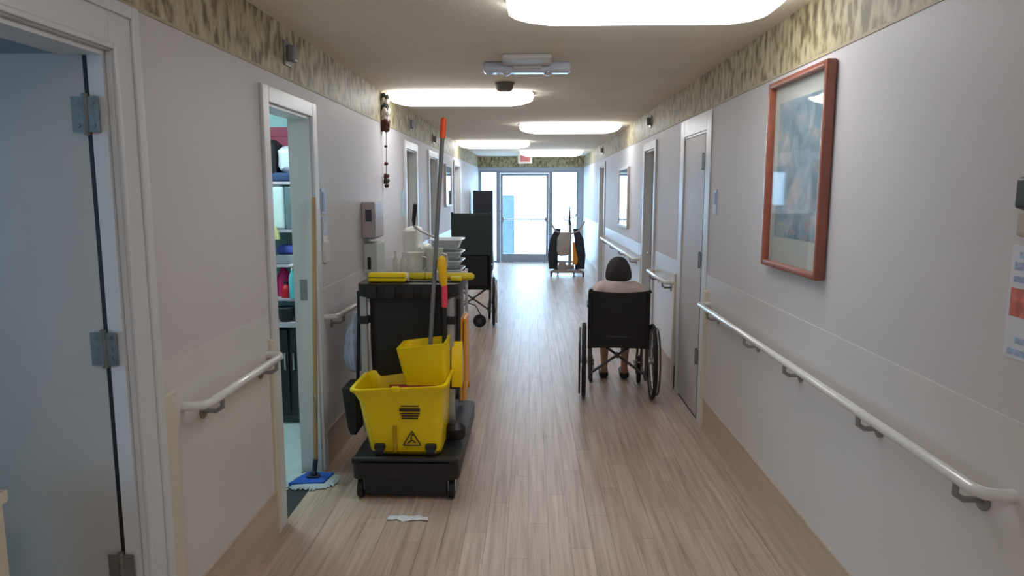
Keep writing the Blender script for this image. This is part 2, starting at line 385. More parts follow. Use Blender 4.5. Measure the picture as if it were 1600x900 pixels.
gd = glazed('door_9', -.715, .405, .005, 2.055, .06, 'glazed exit door at the far end of the corridor', 'door')
bar = B(); bar.tube([(-.66, YE-.03, 1.0), (.35, YE-.03, 1.0)], .018); bar.box(-.68, -.63, YE-.05, YE+.012, .95, 1.05, .005); bar.box(.32, .37, YE-.05, YE+.012, .95, 1.05, .005)
bar.build('push_bar', M_STEEL, gd)
# outside
struct('floor_patio', B().box(-14, 14, YE+.12, 40, -.12, -.02), mat('patio_concrete', (205, 208, 210), .8, var=.05, scale=2), 'pale concrete patio outside the exit', 'patio')
t = thing('patio_locker', 'blue-grey tall locker seen through the glass exit door', 'locker', (-.585, 18.1, -.02))
B().box(-.15, .15, -.14, .14, .04, 1.57, .01).build('body', mat('locker_blue', (96, 112, 132), .5), t)
B().box(-.135, .135, -.155, -.14, .08, 1.53, .004).build('door', mat('locker_blue2', (108, 124, 144), .5), t)
for q in (-1, 1):
    for s_ in (-1, 1): B().box(q*.12-.02, q*.12+.02, s_*.11-.02, s_*.11+.02, 0, .04).build('foot', M_DGREY, t)
B().box(.09, .105, -.175, -.155, .8, .95, .003).build('handle', M_STEEL, t)
t = thing('patio_railing', 'low pale railing crossing the patio beyond the glass exit', 'railing', (0, 24, -.02))
B().tube([(-6, 0, 1.0), (6, 0, 1.0)], .03).build('top_rail', M_WHITE, t)
B().tube([(-6, 0, .15), (6, 0, .15)], .02).build('bottom_rail', M_WHITE, t)
for k in range(9): B().cyl((-6+1.5*k, 0, 0), (-6+1.5*k, 0, 1.0), .025).build('post', M_WHITE, t)

# ------------------------------------------------------------------ near left side room (dim, with its own window)
RX = -4.3
rm = mat('room_paint', (168, 162, 156), .7, var=.02)
b = B(); b.box(RX, XL-WT, -1.6, -1.5, 0, H); b.box(RX, XL-WT, 3.0-.35, 3.0-.25, 0, H)
b.box(RX-.1, RX, -1.5, -.6, 0, H); b.box(RX-.1, RX, .6, 2.75, 0, H); b.box(RX-.1, RX, -.6, .6, 0, .9); b.box(RX-.1, RX, -.6, .6, 2.1, H)
struct('wall_room', b, rm, 'dim painted walls of the side room at the near left')
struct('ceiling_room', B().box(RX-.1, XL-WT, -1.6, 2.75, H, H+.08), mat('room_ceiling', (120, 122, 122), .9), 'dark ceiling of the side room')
struct('floor_room', B().box(RX-.1, XL-WT, -1.6, 2.75, -.1, 0), mat('room_floor', (140, 120, 105), .5), 'floor of the side room')
r = struct('window_3', None, None, 'side room window giving cool daylight', 'window')
for (ya, yb, za, zb) in ((-.6, -.56, .9, 2.1), (.56, .6, .9, 2.1), (-.56, .56, 2.06, 2.1), (-.56, .56, .9, .94)):
    B().box(RX-.08, RX-.02, ya, yb, za, zb).build('frame', M_TRIM, r)
B().box(RX-.055, RX-.05, -.56, .56, .94, 2.06).build('pane', GL, r)
t = thing('bedside_cabinet', 'cream bedside cabinet just inside the near left doorway', 'cabinet', (-1.64, 1.565, 0))
B().box(-.22, .22, -.2, .2, .06, .80, .006).build('body', M_CREAM, t)
B().box(-.235, .23, -.215, .21, .80, .835, .006).build('top', M_CREAM, t)
for z in (.56, .3): 
    dr = B().box(-.2, .2, -.216, -.2, z, z+.2, .004).build('drawer', M_CREAM, t); B().ball((0, -.226, z+.1), .014).build('knob', M_STEEL, dr)
for sx in (-1, 1):
    for sy in (-1, 1): B().box(sx*.19-.02, sx*.19+.02, sy*.17-.02, sy*.17+.02, 0, .06).build('foot', M_DGREY, t)

# ------------------------------------------------------------------ supply room seen through door 2
CX0, CX1, CY0, CY1 = -2.75, XL-WT, 2.66, 5.25
cy = mat('supply_wall_aqua', (168, 206, 208), .6, var=.02)
b = B(); b.box(CX0-.1, CX0, CY0, CY1, 0, H); b.box(CX0-.1, CX1, CY1, CY1+.1, 0, H)
b.box(CX0-.1, CX1, CY0-.005, CY0+.004, 0, H)
struct('wall_supply', b, cy, 'aqua walls of the supply room')
struct('ceiling_supply', B().box(CX0-.1, CX1, CY0, CY1+.1, H, H+.08), mat('supply_ceiling', (205, 215, 215), .8), 'ceiling of the supply room')
struct('floor_supply', B().box(CX0-.1, CX1, CY0, CY1+.1, -.1, 0), mat('supply_tile', (196, 208, 206), .35), 'pale floor of the supply room')
t = thing('supply_light', 'ceiling light inside the supply room', 'ceiling light', (-2.0, 4.1, H))
B().box(-.16, .16, -.3, .3, -.03, 0, .005).build('base', M_WHITE, t)
B().box(-.14, .14, -.28, .28, -.09, -.03, .02).build('lens', emit('supply_lens', (.74, .96, 1.0), 30), t)
# shelving
t = thing('supply_shelving', 'shelving unit against the back of the supply room', 'shelf', (-1.68, 4.98, 0))
shm = mat('shelf_laminate', (176, 168, 178), .5)
for z in (.88, 1.115, 1.355, 1.68): B().box(-.30, .30, -.2, .2, z, z+.02, .003).build('shelf', shm, t)
B().box(-.31, .31, -.24, .2, .70, .735, .004).build('worktop', shm, t)
for sx in (-1, 1): B().box(sx*.305-.01, sx*.305+.01, -.2, .2, 0, 2.0).build('side_panel', shm, t)
t = thing('under_counter_cabinet', 'black cabinet under the supply room worktop', 'cabinet', (-1.68, 4.98, 0))
B().box(-.29, .29, -.2, .18, .06, .695, .005).build('body', M_BLACK, t); B().box(-.27, .27, -.17, .17, 0, .06).build('plinth', M_DGREY, t)
for sx in (-1, 1):
    dd = B().box(sx*.145-.135, sx*.145+.135, -.22, -.2, .09, .68, .004).build('door', M_BLACK, t); B().box(sx*.03-.006, sx*.03+.006, -.24, -.22, .4, .52, .003).build('handle', M_STEEL, dd)
def bottle(name, label, loc, r, h, m, capm, spray=False, cat='bottle'):
    t = thing(name, label, cat, loc)
    B().lathe([(r*.9, 0), (r, .01), (r, h*.55), (r*.85, h*.68), (r*.4, h*.82), (r*.36, h*.88)]).build('body', m, t)
    if spray:
        k = B(); k.cyl((0,0,h*.86), (0,0,h*.93), r*.42); k.box(-.014, .014, -.055, .03, h*.93, h, .005); k.tube([(0,-.02,h*.93), (0,-.04,h*.88), (0,-.045,h*.82)], .005); k.build('trigger', capm, t)
    else: B().cyl((0,0,h*.87), (0,0,h), r*.45).build('cap', capm, t)
    return t
MAG = mat('magenta_plastic', (205, 20, 110), .35); REDP = mat('red_plastic', (190, 20, 40), .35); TEAL = mat('teal_liquid', (110, 200, 210), .2, trans=.2)
bottle('cleaner_bottle', 'magenta cleaner bottle on the supply room shelf', (-1.745, 4.90, .90), .05, .23, MAG, REDP)
bottle('cleaner_bottle', 'red cleaner bottle in front of the magenta one', (-1.705, 4.82, .90), .036, .11, REDP, M_BLACK)
bottle('spray_bottle', 'pale teal spray bottle on the supply room shelf', (-1.642, 4.80, .90), .035, .24, TEAL, M_WHITE, True)
t = thing('plastic_bowl', 'black plastic bowl on the supply room worktop', 'bowl', (-1.71, 4.80, .735)); B().lathe([(.035, 0), (.055, .04), (.06, .1), (.054, .1), (.048, .04), (.03, .012)]).build('bowl', M_BLACK, t)
B().torus((0, 0, .1), .058, .004, 'Z', 20, 6).build('rim', M_DGREY, t)
tag(B().box(-1.78, -1.60, 4.80, 5.1, 1.136, 1.20, .012).build('storage_tray', M_GREY), 'grey storage tray on the second supply shelf', 'tray')
tag(B().box(-1.76, -1.61, 4.82, 5.0, 1.2, 1.262, .02, 3).jitter(.004).build('folded_cloth', mat('blue_cloth', (70, 84, 170), .8)), 'blue folded cloth on top of the grey tray', 'cloth')
tag(B().box(-1.72, -1.61, 5.01, 5.12, 1.2, 1.34, .004).build('cardboard_box', mat('cardboard', (110, 72, 50), .8)), 'brown cardboard box behind the blue cloth', 'box')
f = B(); rd = random.Random(4)
for i in range(40):
    x, y = rd.uniform(-.06, .05), rd.uniform(-.03, .03); f.tube([(x*.4, y, .0), (x, y-.01, -.04), (x*1.2, y-.01, -.09)], .006, 5)
fo = f.build('duster_head', mat('duster_yellow', (212, 208, 150), .9)); fo.location = (-1.77, 4.755, 1.40); tag(fo, 'yellow-green fringed duster head hanging at the supply shelf', 'duster')
tag(B().box(-1.86, -1.685, 4.79, 5.08, 1.376, 1.67, .02, 3).build('paper_towel_pack', mat('aqua_white', (205, 226, 226), .7)), 'white paper towel pack on the supply shelf', 'paper pack')
t = thing('metal_case', 'slate grey metal case beside the white paper towel pack', 'case', (-1.62, 4.93, 1.376)); B().box(-.06, .06, -.14, .14, 0, .29, .006).build('body', mat('slate_metal', (112, 130, 140), .4, .3), t); B().box(-.02, .02, -.15, -.14, .12, .15, .003).build('latch', M_DGREY, t)
tag(B().box(-1.76, -1.57, 4.78, 5.05, 1.70, 1.76, .02, 3).build('folded_towel', mat('navy_cloth', (52, 72, 108), .9)), 'navy folded towel on the top supply shelf', 'towel')
t = thing('storage_box', 'maroon storage box at the back of the top supply shelf', 'box', (-1.72, 5.11, 1.70)); mm_ = mat('maroon_card', (140, 58, 78), .7)
B().box(-.16, .16, -.07, .07, 0, .32, .004).build('body', mm_, t); B().box(-.165, .165, -.075, .075, .32, .385, .004).build('lid', mm_, t)
tag(B().box(-1.735, -1.575, 4.82, 5.02, 1.76, 1.935, .05, 4).jitter(.008, 3).build('plastic_bag', mat('white_bag', (206, 212, 220), .4)), 'white filled plastic bag on the navy towel', 'bag')
tag(B().box(-1.86, -1.745, 4.84, 5.03, 1.70, 1.985, .05, 4).jitter(.008, 5).build('plastic_bag', M_BLACKF), 'black plastic bag on the top supply shelf', 'bag')

# ================================================================== CEILING FIXTURES
M_LENS = emit('fluorescent_lens', (.985, .99, 1.0), LIGHT)
def fixture(x0, x1, y0, y1, zb, label):
    t = thing('ceiling_light', label, 'ceiling light', ((x0+x1)/2, (y0+y1)/2, H), 0, 'fluorescent wraparound ceiling lights')
    L2, W2, D = (x1-x0)/2, (y1-y0)/2, H-zb
    B().box(-L2, L2, -W2*.9, W2*.9, -.022, 0, .003).build('base_pan', M_WHITE, t)
    prof = [(-W2, -.022), (-W2, -.05)] + [(-W2*math.cos(R(a)), -.05-(D-.05)*math.sin(R(a))) for a in (20, 40, 65, 90, 115, 140, 160)] + [(W2, -.05), (W2, -.022)]
    rings = []
    for x, k in ((-L2, .35), (-L2+.03, .62), (-L2+.09, .85), (-L2+.18, 1), (L2-.18, 1), (L2-.09, .85), (L2-.03, .62), (L2, .35)):
        rings.append([Vector((x, u*(.9+.1*k), -.022+(v+.022)*k)) for u, v in prof])
    B().loft(rings).build('lens', M_LENS, t)
    for sx in (-1, 1): B().box(sx*L2-.008, sx*L2+.008, -W2*.5, W2*.5, -.03, 0, .003).build('end_cap', M_WHITE, t)
for x0, x1, y0, y1, zb, lb in (
    (-.10, 1.02, 2.93, 3.26, 2.335, 'nearest long fluorescent ceiling light at the top of the picture'),
    (-1.18, .01, 5.82, 6.17, 2.34, 'fluorescent ceiling light on the left side, second from the viewer'),
    (-.14, 1.06, 8.5, 8.9, 2.33, 'fluorescent ceiling light on the right, above the olive recessed door'),
    (-1.19, -.03, 11.4, 11.85, 2.33, 'fluorescent ceiling light on the left, fourth from the viewer'),
    (-.22, 1.0, 13.9, 14.35, 2.32, 'farthest fluorescent ceiling light before the glazed exit'),
    (-1.19, .01, -.1, .2, 2.34, 'fluorescent ceiling light overhead beside the viewer'),
    (-.10, 1.09, -2.9, -2.6, 2.34, 'fluorescent ceiling light behind the viewer')):
    fixture(x0, x1, y0, y1, zb, lb)
# emergency light, smoke detector, exit sign
t = thing('emergency_light', 'pale ceiling emergency light with a long twin-lamp bar before the second light', 'emergency light', (-.03, 4.42, H))
M_EM = mat('emergency_grey', (206, 204, 200), .4)
B().box(-.15, .15, -.13, .10, -.035, 0, .015, 3).build('housing', M_EM, t)
B().box(-.275, .275, .13, .24, -.065, -.0, .018, 3).build('lamp_bar', mat('emergency_lens', (206, 212, 230), .35, coat=.6), t)
for sx in (-.13, .13):
    k = B(); k.ball((sx, .165, -.062), (.028, .035, .022)); k.build('lamp', mat('lamp_chrome', (215, 222, 240), .15, .4), t)
B().box(-.09, .09, .10, .14, -.05, -.004, .008).build('neck', M_EM, t)
t = thing('smoke_detector', 'small grey ceiling smoke detector in front of the left light', 'smoke detector', (-.203, 5.42, H))
M_SD = mat('detector_beige', (126, 122, 112), .6)
B().cyl((0,0,-.012), (0,0,0), .075, n=24).build('base', M_SD, t); B().lathe([(.045, -.062), (.058, -.055), (.064, -.03), (.066, -.012)], n=24).build('cap', M_SD, t)
t = thing('exit_sign', 'faded red and white exit light hanging at the end above the glass door', 'exit sign', (-.13, 14.9, H))
B().box(-.15, .15, -.03, .03, -.22, -.02, .006).build('body', M_WHITE, t); B().box(-.10, .10, -.034, -.03, -.185, -.06).build('face', mat('sign_red', (200, 110, 110), .4), t)
B().box(-.06, .06, -.03, .03, -.02, 0).build('canopy', M_WHITE, t)
# nurse-call dome lights above the doors
def call_light(X, side, y, z, label):
    t = thing('call_light', label, 'call light', (X, y, z), 0, 'call lights above the doors')
    B().box(0, -side*.012, -.045, .045, -.06, .06, .004).build('plate', mat('plate_grey', (140, 140, 138), .4, .4), t)
    B().box(-side*.012, -side*.05, -.028, .028, -.04, .04, .012, 3).build('dome', mat('dome_grey', (126, 128, 130), .3), t)
call_light(XL, -1, 3.59, 2.31, 'grey call light on the border above the supply room doorway')
call_light(XL, -1, 7.18, 2.30, 'call light above the left door behind the linen cart')
call_light(XL, -1, 8.85, 2.28, 'call light on the left wall beside the orange pole tip')
call_light(XR, 1, 7.25, 2.33, 'call light above the olive recessed door on the right')
call_light(XR, 1, 12.0, 2.32, 'small call light above the far right door')
# hanging garland
t = thing('garland', 'hanging garland with white flowers and red leaves on the left wall', 'garland', (XL+.03, 5.83, 2.42))
B().tube([(0, 0, 0), (.004, .005, -.3), (-.003, -.004, -.76)], .003, 6).build('string', mat('twine', (120, 100, 70), .9), t)
gw, gr, gg = mat('flower_white', (225, 222, 215), .8), mat('leaf_red', (84, 40, 30), .8), mat('leaf_dark', (60, 62, 50), .8)
for k, (z, m, rr) in enumerate(((-.03, gg, .035), (-.06, gw, .036), (-.11, gg, .03), (-.15, gw, .04), (-.20, gw, .034), (-.235, gr, .04), (-.275, gr, .034), (-.42, gg, .012), (-.56, gr, .016), (-.66, gr, .022), (-.70, gg, .024), (-.74, gr, .018))):
    b = B()
    for j in range(7):
        a = j*.9+k; b.ball((rr*.6*math.cos(a), rr*.6*math.sin(a), z+.3*rr*math.sin(3*a)), (rr*.5, rr*.5, rr*.7), 8, 6)
    b.build('flower' if m is gw else 'leaf_cluster', m, t)

# ================================================================== WALL-MOUNTED THINGS
def handrail(X, side, y0, y1, z, brackets, label, r0=True, r1=True):
    t = thing('handrail', label, 'handrail', (X, y0, z), 0, 'white wall handrails')
    off = -side*.078; L_ = y1-y0; pts = []
    if r0: pts += [(0, .0, 0), (off*.5, .0, 0), (off*.85, .012, 0)]
    pts += [(off, .04, 0), (off, L_-.04, 0)]
    if r1: pts += [(off*.85, L_-.012, 0), (off*.5, L_, 0), (0, L_, 0)]
    B().tube(pts, .0165, 14).build('rail', M_RAIL, t)
    for yb in brackets:
        k = B(); k.cyl((0, yb-y0, -.06), (-side*.008, yb-y0, -.06), .03, n=16)
        k.tube([(-side*.006, yb-y0, -.06), (off*.7, yb-y0, -.06), (off, yb-y0, -.045), (off, yb-y0, -.012)], .009, 8)
        k.build('bracket', M_BRK, t)
handrail(XL, -1, 2.36, 3.15, .885, (2.50, 3.06), 'short white handrail between the two left doorways')
handrail(XL, -1, 4.06, 6.75, .90, (4.2, 5.2, 6.2), 'white handrail on the left wall running behind the mop cart')
handrail(XL, -1, 9.3, 11.05, .90, (9.6, 10.7), 'far white handrail on the left wall past the wheelchair')
handrail(XR, 1, 1.69, 4.70, .885, (1.80, 2.36, 3.07, 3.66, 4.45), 'long white handrail on the near right wall under the picture')
handrail(XR, 1, 5.86, 6.80, .88, (6.0, 6.6), 'short white handrail between the two right doors')
handrail(XR, 1, 7.70, 11.4, .90, (8.0, 9.0, 10.0, 11.0), 'far white handrail on the right wall leading to the exit')
# framed picture
t = thing('framed_picture', 'large terracotta wood frame with a blue garden print paled by painted-in reflection', 'picture', (XR, 3.225, 1.71))
wood = mat('terracotta_wood', (150, 84, 64), .35, var=.15, scale=6, stretch=(3, 1, 3), coat=.4)
w2, h2, fw = .345, .44, .028
for (ya, yb, za, zb) in ((-w2, -w2+fw, -h2, h2), (w2-fw, w2, -h2, h2), (-w2+fw, w2-fw, h2-fw, h2), (-w2+fw, w2-fw, -h2, -h2+fw)):
    B().box(-.045, -.002, ya, yb, za, zb, .008, 2).build('frame', wood, t)
B().box(-.012, -.004, -w2+fw, w2-fw, -h2+fw, h2-fw).build('mat_board', mat('mat_board', (206, 210, 204), .8, var=.02), t)
B().box(-.014, -.012, -.255, .25, -.29, .335).build('print', MATS['garden_print'], t)
B().box(-.026, -.023, -w2+fw, w2-fw, -h2+fw, h2-fw).build('pane', glass('picture_glass', (1,1,1), .03, 1.3), t)
def small_picture(X, side, y, z, w2, h2, label, inner):
    t = thing('framed_picture', label, 'picture', (X, y, z))
    fm = mat('frame_pale', (196, 190, 182), .4)
    for (ya, yb, za, zb) in ((-w2, -w2+.03, -h2, h2), (w2-.03, w2, -h2, h2), (-w2+.03, w2-.03, h2-.03, h2), (-w2+.03, w2-.03, -h2, -h2+.03)):
        B().box(0, -side*.03, ya, yb, za, zb, .004).build('frame', fm, t)
    B().box(0, -side*.008, -w2+.03, w2-.03, -h2+.03, h2-.03).build('print', inner, t)
    B().box(-side*.018, -side*.02, -w2+.03, w2-.03, -h2+.03, h2-.03).build('pane', glass('picture_glass'), t)
small_picture(XR, 1, 9.15, 1.56, .45, .38, 'pale framed picture with a dark blue print on the far right wall', mat('blue_print', (92, 120, 160), .6, var=.3, scale=6))
small_picture(XL, -1, 10.3, 1.72, .35, .30, 'pale framed picture on the far left wall behind the mop pole', mat('cyan_print', (150, 185, 200), .6, var=.2, scale=6))
# poster and thermostat box at the right edge
t = thing('notice_poster', 'white notice with blue lines and a red band at the right edge', 'poster', (XR, 1.60, 1.36))
B().box(-.003, 0, -.18, .18, -.14, .14).build('sheet', mat('poster_white', (214, 218, 228), .5, var=.03), t)
B().box(-.0042, -.003, -.18, .17, -.035, .035).build('red_band', mat('poster_red', (206, 116, 106), .5, var=.3, scale=40), t)
pb = mat('poster_blue', (162, 178, 208), .5, var=.3, scale=60)
for k, (za, zb, ya) in enumerate(((.11, .125, .15), (.08, .1, .165), (.05, .065, .165), (-.07, -.055, .10), (-.1, -.085, .14), (-.13, -.115, .165))): B().box(-.0042, -.003, -.16, ya, za, zb).build('text_line', pb, t)
t = thing('wall_dispenser', 'dark green wall box above the red and blue notice', 'dispenser', (XR, 1.605, 1.625))
B().box(-.06, 0, -.10, .105, -.035, .04, .01, 3).build('body', mat('dark_green', (50, 66, 62), .4), t); B().box(-.055, 0, -.09, .10, -.10, -.035, .01).build('tray', mat('beige_tray', (186, 178, 170), .5), t)
# signs by the supply doorway + dispensers
bl = mat('sign_blue', (96, 110, 150), .4, var=.1); pale = mat('sign_pale', (176, 190, 214), .4, var=.06)
t = thing('room_sign', 'small blue room sign beside the supply room doorway', 'sign', (XL, 4.13, 1.575)); B().box(0, .006, -.05, .05, -.075, .075, .002).build('plate', pale, t); B().box(.006, .008, -.038, .0, -.055, .055).build('panel', bl, t)
t = thing('room_sign', 'pale blue name plate under the blue room sign', 'sign', (XL, 4.13, 1.425)); B().box(0, .006, -.05, .05, -.06, .06, .002).build('plate', pale, t); B().box(.006, .008, -.035, .035, -.03, .03).build('panel', mat('sign_pale2', (196, 204, 222), .4), t)
t = thing('paper_holder', 'white paper holder low beside the supply room doorway', 'paper holder', (XL, 4.12, 1.29)); B().box(0, .02, -.05, .05, -.07, .05, .004).build('pocket', mat('clear_white', (210, 212, 208), .3), t); B().box(.004, .01, -.04, .04, -.05, .085).build('paper', M_WHITE, t)
t = thing('room_sign', 'small blue-grey room sign beside the hinged right door', 'sign', (XR, 4.655, 1.57)); B().box(-.006, 0, -.04, .03, -.085, .075, .002).build('plate', pale, t); B().box(-.008, -.006, -.025, .018, -.02, .055).build('panel', bl, t)
t = thing('room_sign', 'pale cyan room sign beside the left door behind the linen cart', 'sign', (XL, 6.72, 1.52)); B().box(0, .006, -.04, .04, -.12, .12, .002).build('plate', mat('sign_cyan', (170, 214, 226), .4), t); B().box(.006, .008, -.03, .03, -.05, .07).build('panel', pale, t)
t = thing('room_sign', 'blue room sign beyond the olive recessed door on the right', 'sign', (XR, 7.72, 1.45)); B().box(-.006, 0, -.04, .04, -.12, .12, .002).build('plate', mat('sign_blue_pale', (140, 160, 205), .4), t); B().box(-.008, -.006, -.03, .03, -.05, .07).build('panel', pale, t)
bx = mat('dispenser_mauve', (186, 178, 182), .4, var=.03)
t = thing('wall_dispenser', 'mauve-beige wall dispenser with a dark badge above the mop cart', 'dispenser', (XL, 5.2, 1.43))
B().box(0, .10, -.15, .15, -.13, .13, .012, 3).build('body', bx, t); B().box(.03, .075, -.153, -.15, -.01, .075).build('badge', mat('badge_dark', (70, 66, 80), .4), t); B().box(.02, .08, -.13, .13, -.14, -.13).build('nozzle_bar', M_GREY, t)
gp = mat('pale_green_box', (196, 206, 200), .45, var=.03)
t = thing('glove_box', 'pale green-white wall box with a black slot below the mauve dispenser', 'box', (XL, 5.22, 1.16))
B().box(0, .10, -.14, .14, -.12, .10, .008).build('body', gp, t); B().box(.03, .055, -.143, -.14, -.09, 0).build('slot', M_BLACK, t)

# ================================================================== JANITOR CART AND ITS LOAD
def caster(parent, x, y, r=.05, m=M_RUB):
    b = B(); b.cyl((x-.014, y, r), (x+.014, y, r), r, n=20); o = b.build('caster', m, parent)
    f = B(); f.box(x-.02, x-.016, y-.015, y+.02, r-.008, r*2+.02); f.box(x+.016, x+.02, y-.015, y+.02, r-.008, r*2+.02); f.box(x-.02, x+.02, y-.02, y+.025, r*2+.01, r*2+.02); f.cyl((x-.022, y, r), (x+.022, y, r), .01)
    f.build('fork', M_STEEL, o); return o
cart = thing('janitor_cart', 'black janitor cart with aluminium posts and a black waste bag', 'cart', (-.665, 3.55, 0))
b = B(); b.loft([b.rrect(-.285, .285, 0, 1.12, z, .05) for z in (.115, .13, .20, .215)]); b.build('platform', M_BLACK, cart)
B().box(-.285, .285, .0, .035, .195, .235, .012, 3).build('front_lip', M_BLACK, cart)
B().box(-.222, .222, .02, .05, .018, .13, .01).build('front_apron_shade', mat('apron_shade_navy', (34, 38, 48), .5), cart)  # dark apron carried down to stand in for shadow under the cart
for x, y in ((-.245, .05), (.245, .05), (-.245, 1.05), (.245, 1.05)): caster(cart, x, y)
b = B(); b.lathe([(.055, 0), (.062, .02), (.06, .06), (.035, .09)], (.235, .33, .235)); b.build('corner_socket', M_BLACK, cart)
for sx, px_ in ((-1, -.295), (1, .205)):
    for yy in (.42, 1.02):
        B().box(px_-.02, px_+.02, yy-.014, yy+.014, .23, 1.04, .006).build('post', M_ALU, cart)
    for zz in (.50, .88): B().box(px_-.032, px_+.032, .395, .445, zz, zz+.045, .006).build('clamp', M_BLACK, cart)
    B().tube([(px_, .42, 1.03), (px_, .42, 1.06), (px_, .72, 1.07), (px_, 1.02, 1.06), (px_, 1.02, 1.03)], .012).build('side_rail', M_ALU, cart)
# waste bag: sagging body with folds
b = B(); rings = []
for i, z in enumerate((.26, .30, .45, .62, .80, .97, 1.05)):
    wv = (.20, .225, .238, .238, .24, .245, .25)[i]; base = b.rrect(-wv-.03, wv-.045, .43, 1.0, z, .06, 6)
    rings.append([Vector((p.x+.006*math.sin(23*p.y+9*z), p.y+.008*math.sin(31*p.x+7*z), p.z)) for p in base])
b.loft(rings); b.build('waste_bag', M_BLACKF, cart)
b = B(); b.loft([b.rrect(-.325, .255, .385, 1.05, z, .05) if k != 0 else b.rrect(-.315, .245, .395, 1.04, z, .05) for k, z in enumerate((1.035, 1.05, 1.10, 1.112))]); b.build('rim', M_BLACK, cart)
for k in range(5):
    x = -.27+.105*k; B().box(x, x+.06, .374, .39, 1.03, 1.105, .006).build('bag_clip', M_BLACKF, cart)
# mop bucket (a thing of its own on the platform)
bk = thing('mop_bucket', 'yellow mop bucket with a wringer standing on the cart platform', 'bucket', (-.668, 3.60, .217))
def shell(b, specs, rad=.05):
    return [b.rrect(x0, x1, y0, y1, z, rad, 6) for (x0, x1, y0, y1, z) in specs]
b = B()
outer = [(-.185, .18, .05, .33, .003), (-.20, .19, .02, .36, .03), (-.235, .198, .008, .372, .17), (-.25, .205, 0, .38, .27), (-.275, .215, -.012, .395, .32), (-.295, .228, -.022, .405, .338), (-.295, .228, -.022, .405, .35),
         (-.275, .21, -.005, .388, .35), (-.255, .195, .012, .37, .30), (-.235, .185, .02, .36, .17), (-.20, .175, .04, .33, .05)]
rg = shell(b, outer)
def tilt(p):   # rim drops to the pouring side and bows
    p = Vector((p.x, p.y, p.z+.04*min(1, max(0, (p.z-.05)/.12)))); k = max(0, (p.z-.05)/.30); return Vector((p.x, p.y, p.z+k*(.045*(p.x+.03))))
b.loft([[tilt(p) for p in r_] for r_ in rg]); b.build('tub', M_YEL, bk)
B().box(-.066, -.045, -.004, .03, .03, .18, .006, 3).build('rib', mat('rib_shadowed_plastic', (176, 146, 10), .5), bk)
B().box(-.062, -.02, -.034, -.018, .372, .402, .006, 3).build('lug', M_YEL, bk)
prn = mat('print_black', (52, 44, 20), .5, var=.2)
def face_x(z): return .008-.0065*(z-.17)/.1*1.2
B().box(-.028, .082, -.0025, .002, .258, .276).build('print_band', prn, bk)
for z, x0, x1 in ((.284, -.02, .075), (.243, -.026, .08), (.230, -.018, .074), (.217, -.016, .07)): B().box(x0, x1, -.001, .003, z, z+.006).build('print_line', prn, bk)
tr = B()
for p, q in (((-.012, .07), (.036, .148)), ((.036, .148), (.082, .07)), ((.082, .07), (-.012, .07))):
    tr.tube([(p[0], .004, p[1]), (q[0], .004, q[1])], .0035, 6)
tr.tube([(.012, .004, .08), (.034, .003, .10), (.03, .003, .118)], .004, 6); tr.tube([(.034, .003, .10), (.056, .003, .082)], .004, 6); tr.ball((.038, .003, .127), .006, 8, 6)
tr.build('warning_triangle', prn, bk)
wr_ = B(); wr_.loft([wr_.rrect(-.01, .205, .14, .335, .30, .02), wr_.rrect(-.04, .208, .13, .345, .42, .02), wr_.rrect(-.058, .206, .12, .355, .52, .02), wr_.rrect(-.063, .21, .115, .36, .545, .02), wr_.rrect(-.045, .195, .135, .34, .545, .02), wr_.rrect(0, .19, .16, .32, .34, .02)])
for v in wr_.bm.verts: v.co.z += (.12*(v.co.x-.08)) if v.co.z > .45 else 0
[setattr(v.co, 'z', v.co.z+.04) for v in wr_.bm.verts]
wr_.build('wringer', M_YEL, bk)
B().prism([(.33, .30), (.33, .48), (.37, .56), (.42, .50), (.42, .32)], .215, .275, 'X').build('wringer_side', M_YEL, bk)
b = B(); b.tube([(.245, .36, .40), (.25, .40, .62), (.25, .42, .80)], .012); b.build('wringer_lever', M_BLACK, bk)
for x, y in ((-.14, .0), (.135, .0), (-.14, .33), (.135, .33)):
    k = B(); k.cyl((x-.02, y+.02, .033), (x+.02, y+.02, .033), .033, n=18); ko = k.build('caster', M_RUB, bk)
    B().box(x-.03, x+.03, y-.005, y+.045, .04, .075, .01).build('caster_housing', M_BLACK, ko)
    for s_ in (-1, 1): B().cyl((x+s_*.02, y+.02, .033), (x+s_*.024, y+.02, .033), .016).build('hub', M_GREY, ko)
rag = B(); rag.box(-.12, .17, .03, .15, .30, .352, .022, 3); rag.jitter(.007, 2); rag.rotate(R(-2), 'Y')
ro_ = rag.build('cleaning_rag', mat('red_cloth', (130, 24, 18), .85, bump=.3)); ro_.location = (-.66, 3.63, .225); tag(ro_, 'red wet rag lying inside the yellow bucket below the wringer', 'rag')
# wet mop with grey pole
t = thing('wet_mop', 'grey-poled mop with an orange tip standing in the yellow wringer', 'mop', (-.575, 3.87, .66))
B().cyl((0, 0, -.02), (.082, .10, 1.27), .0125, n=14).build('pole', mat('pole_grey', (120, 122, 126), .35, .3), t)
B().tube([(.082, .10, 1.265), (.0842, .1026, 1.30), (.0886, .108, 1.37), (.089, .1085, 1.378)], [.016, .0175, .0165, .008], 14).build('grip_tip', mat('orange_grip', (255, 88, 30), .4), t)
k = B(); rd = random.Random(9)
for i in range(26): k.tube([(rd.uniform(-.03, .03), rd.uniform(-.02, .02), 0), (rd.uniform(-.06, .06), rd.uniform(-.04, .04), -.05), (rd.uniform(-.07, .06), rd.uniform(-.045, .04), -.12)], .008, 5)
k.build('mop_yarn', mat('yarn', (170, 150, 130), .95), t)
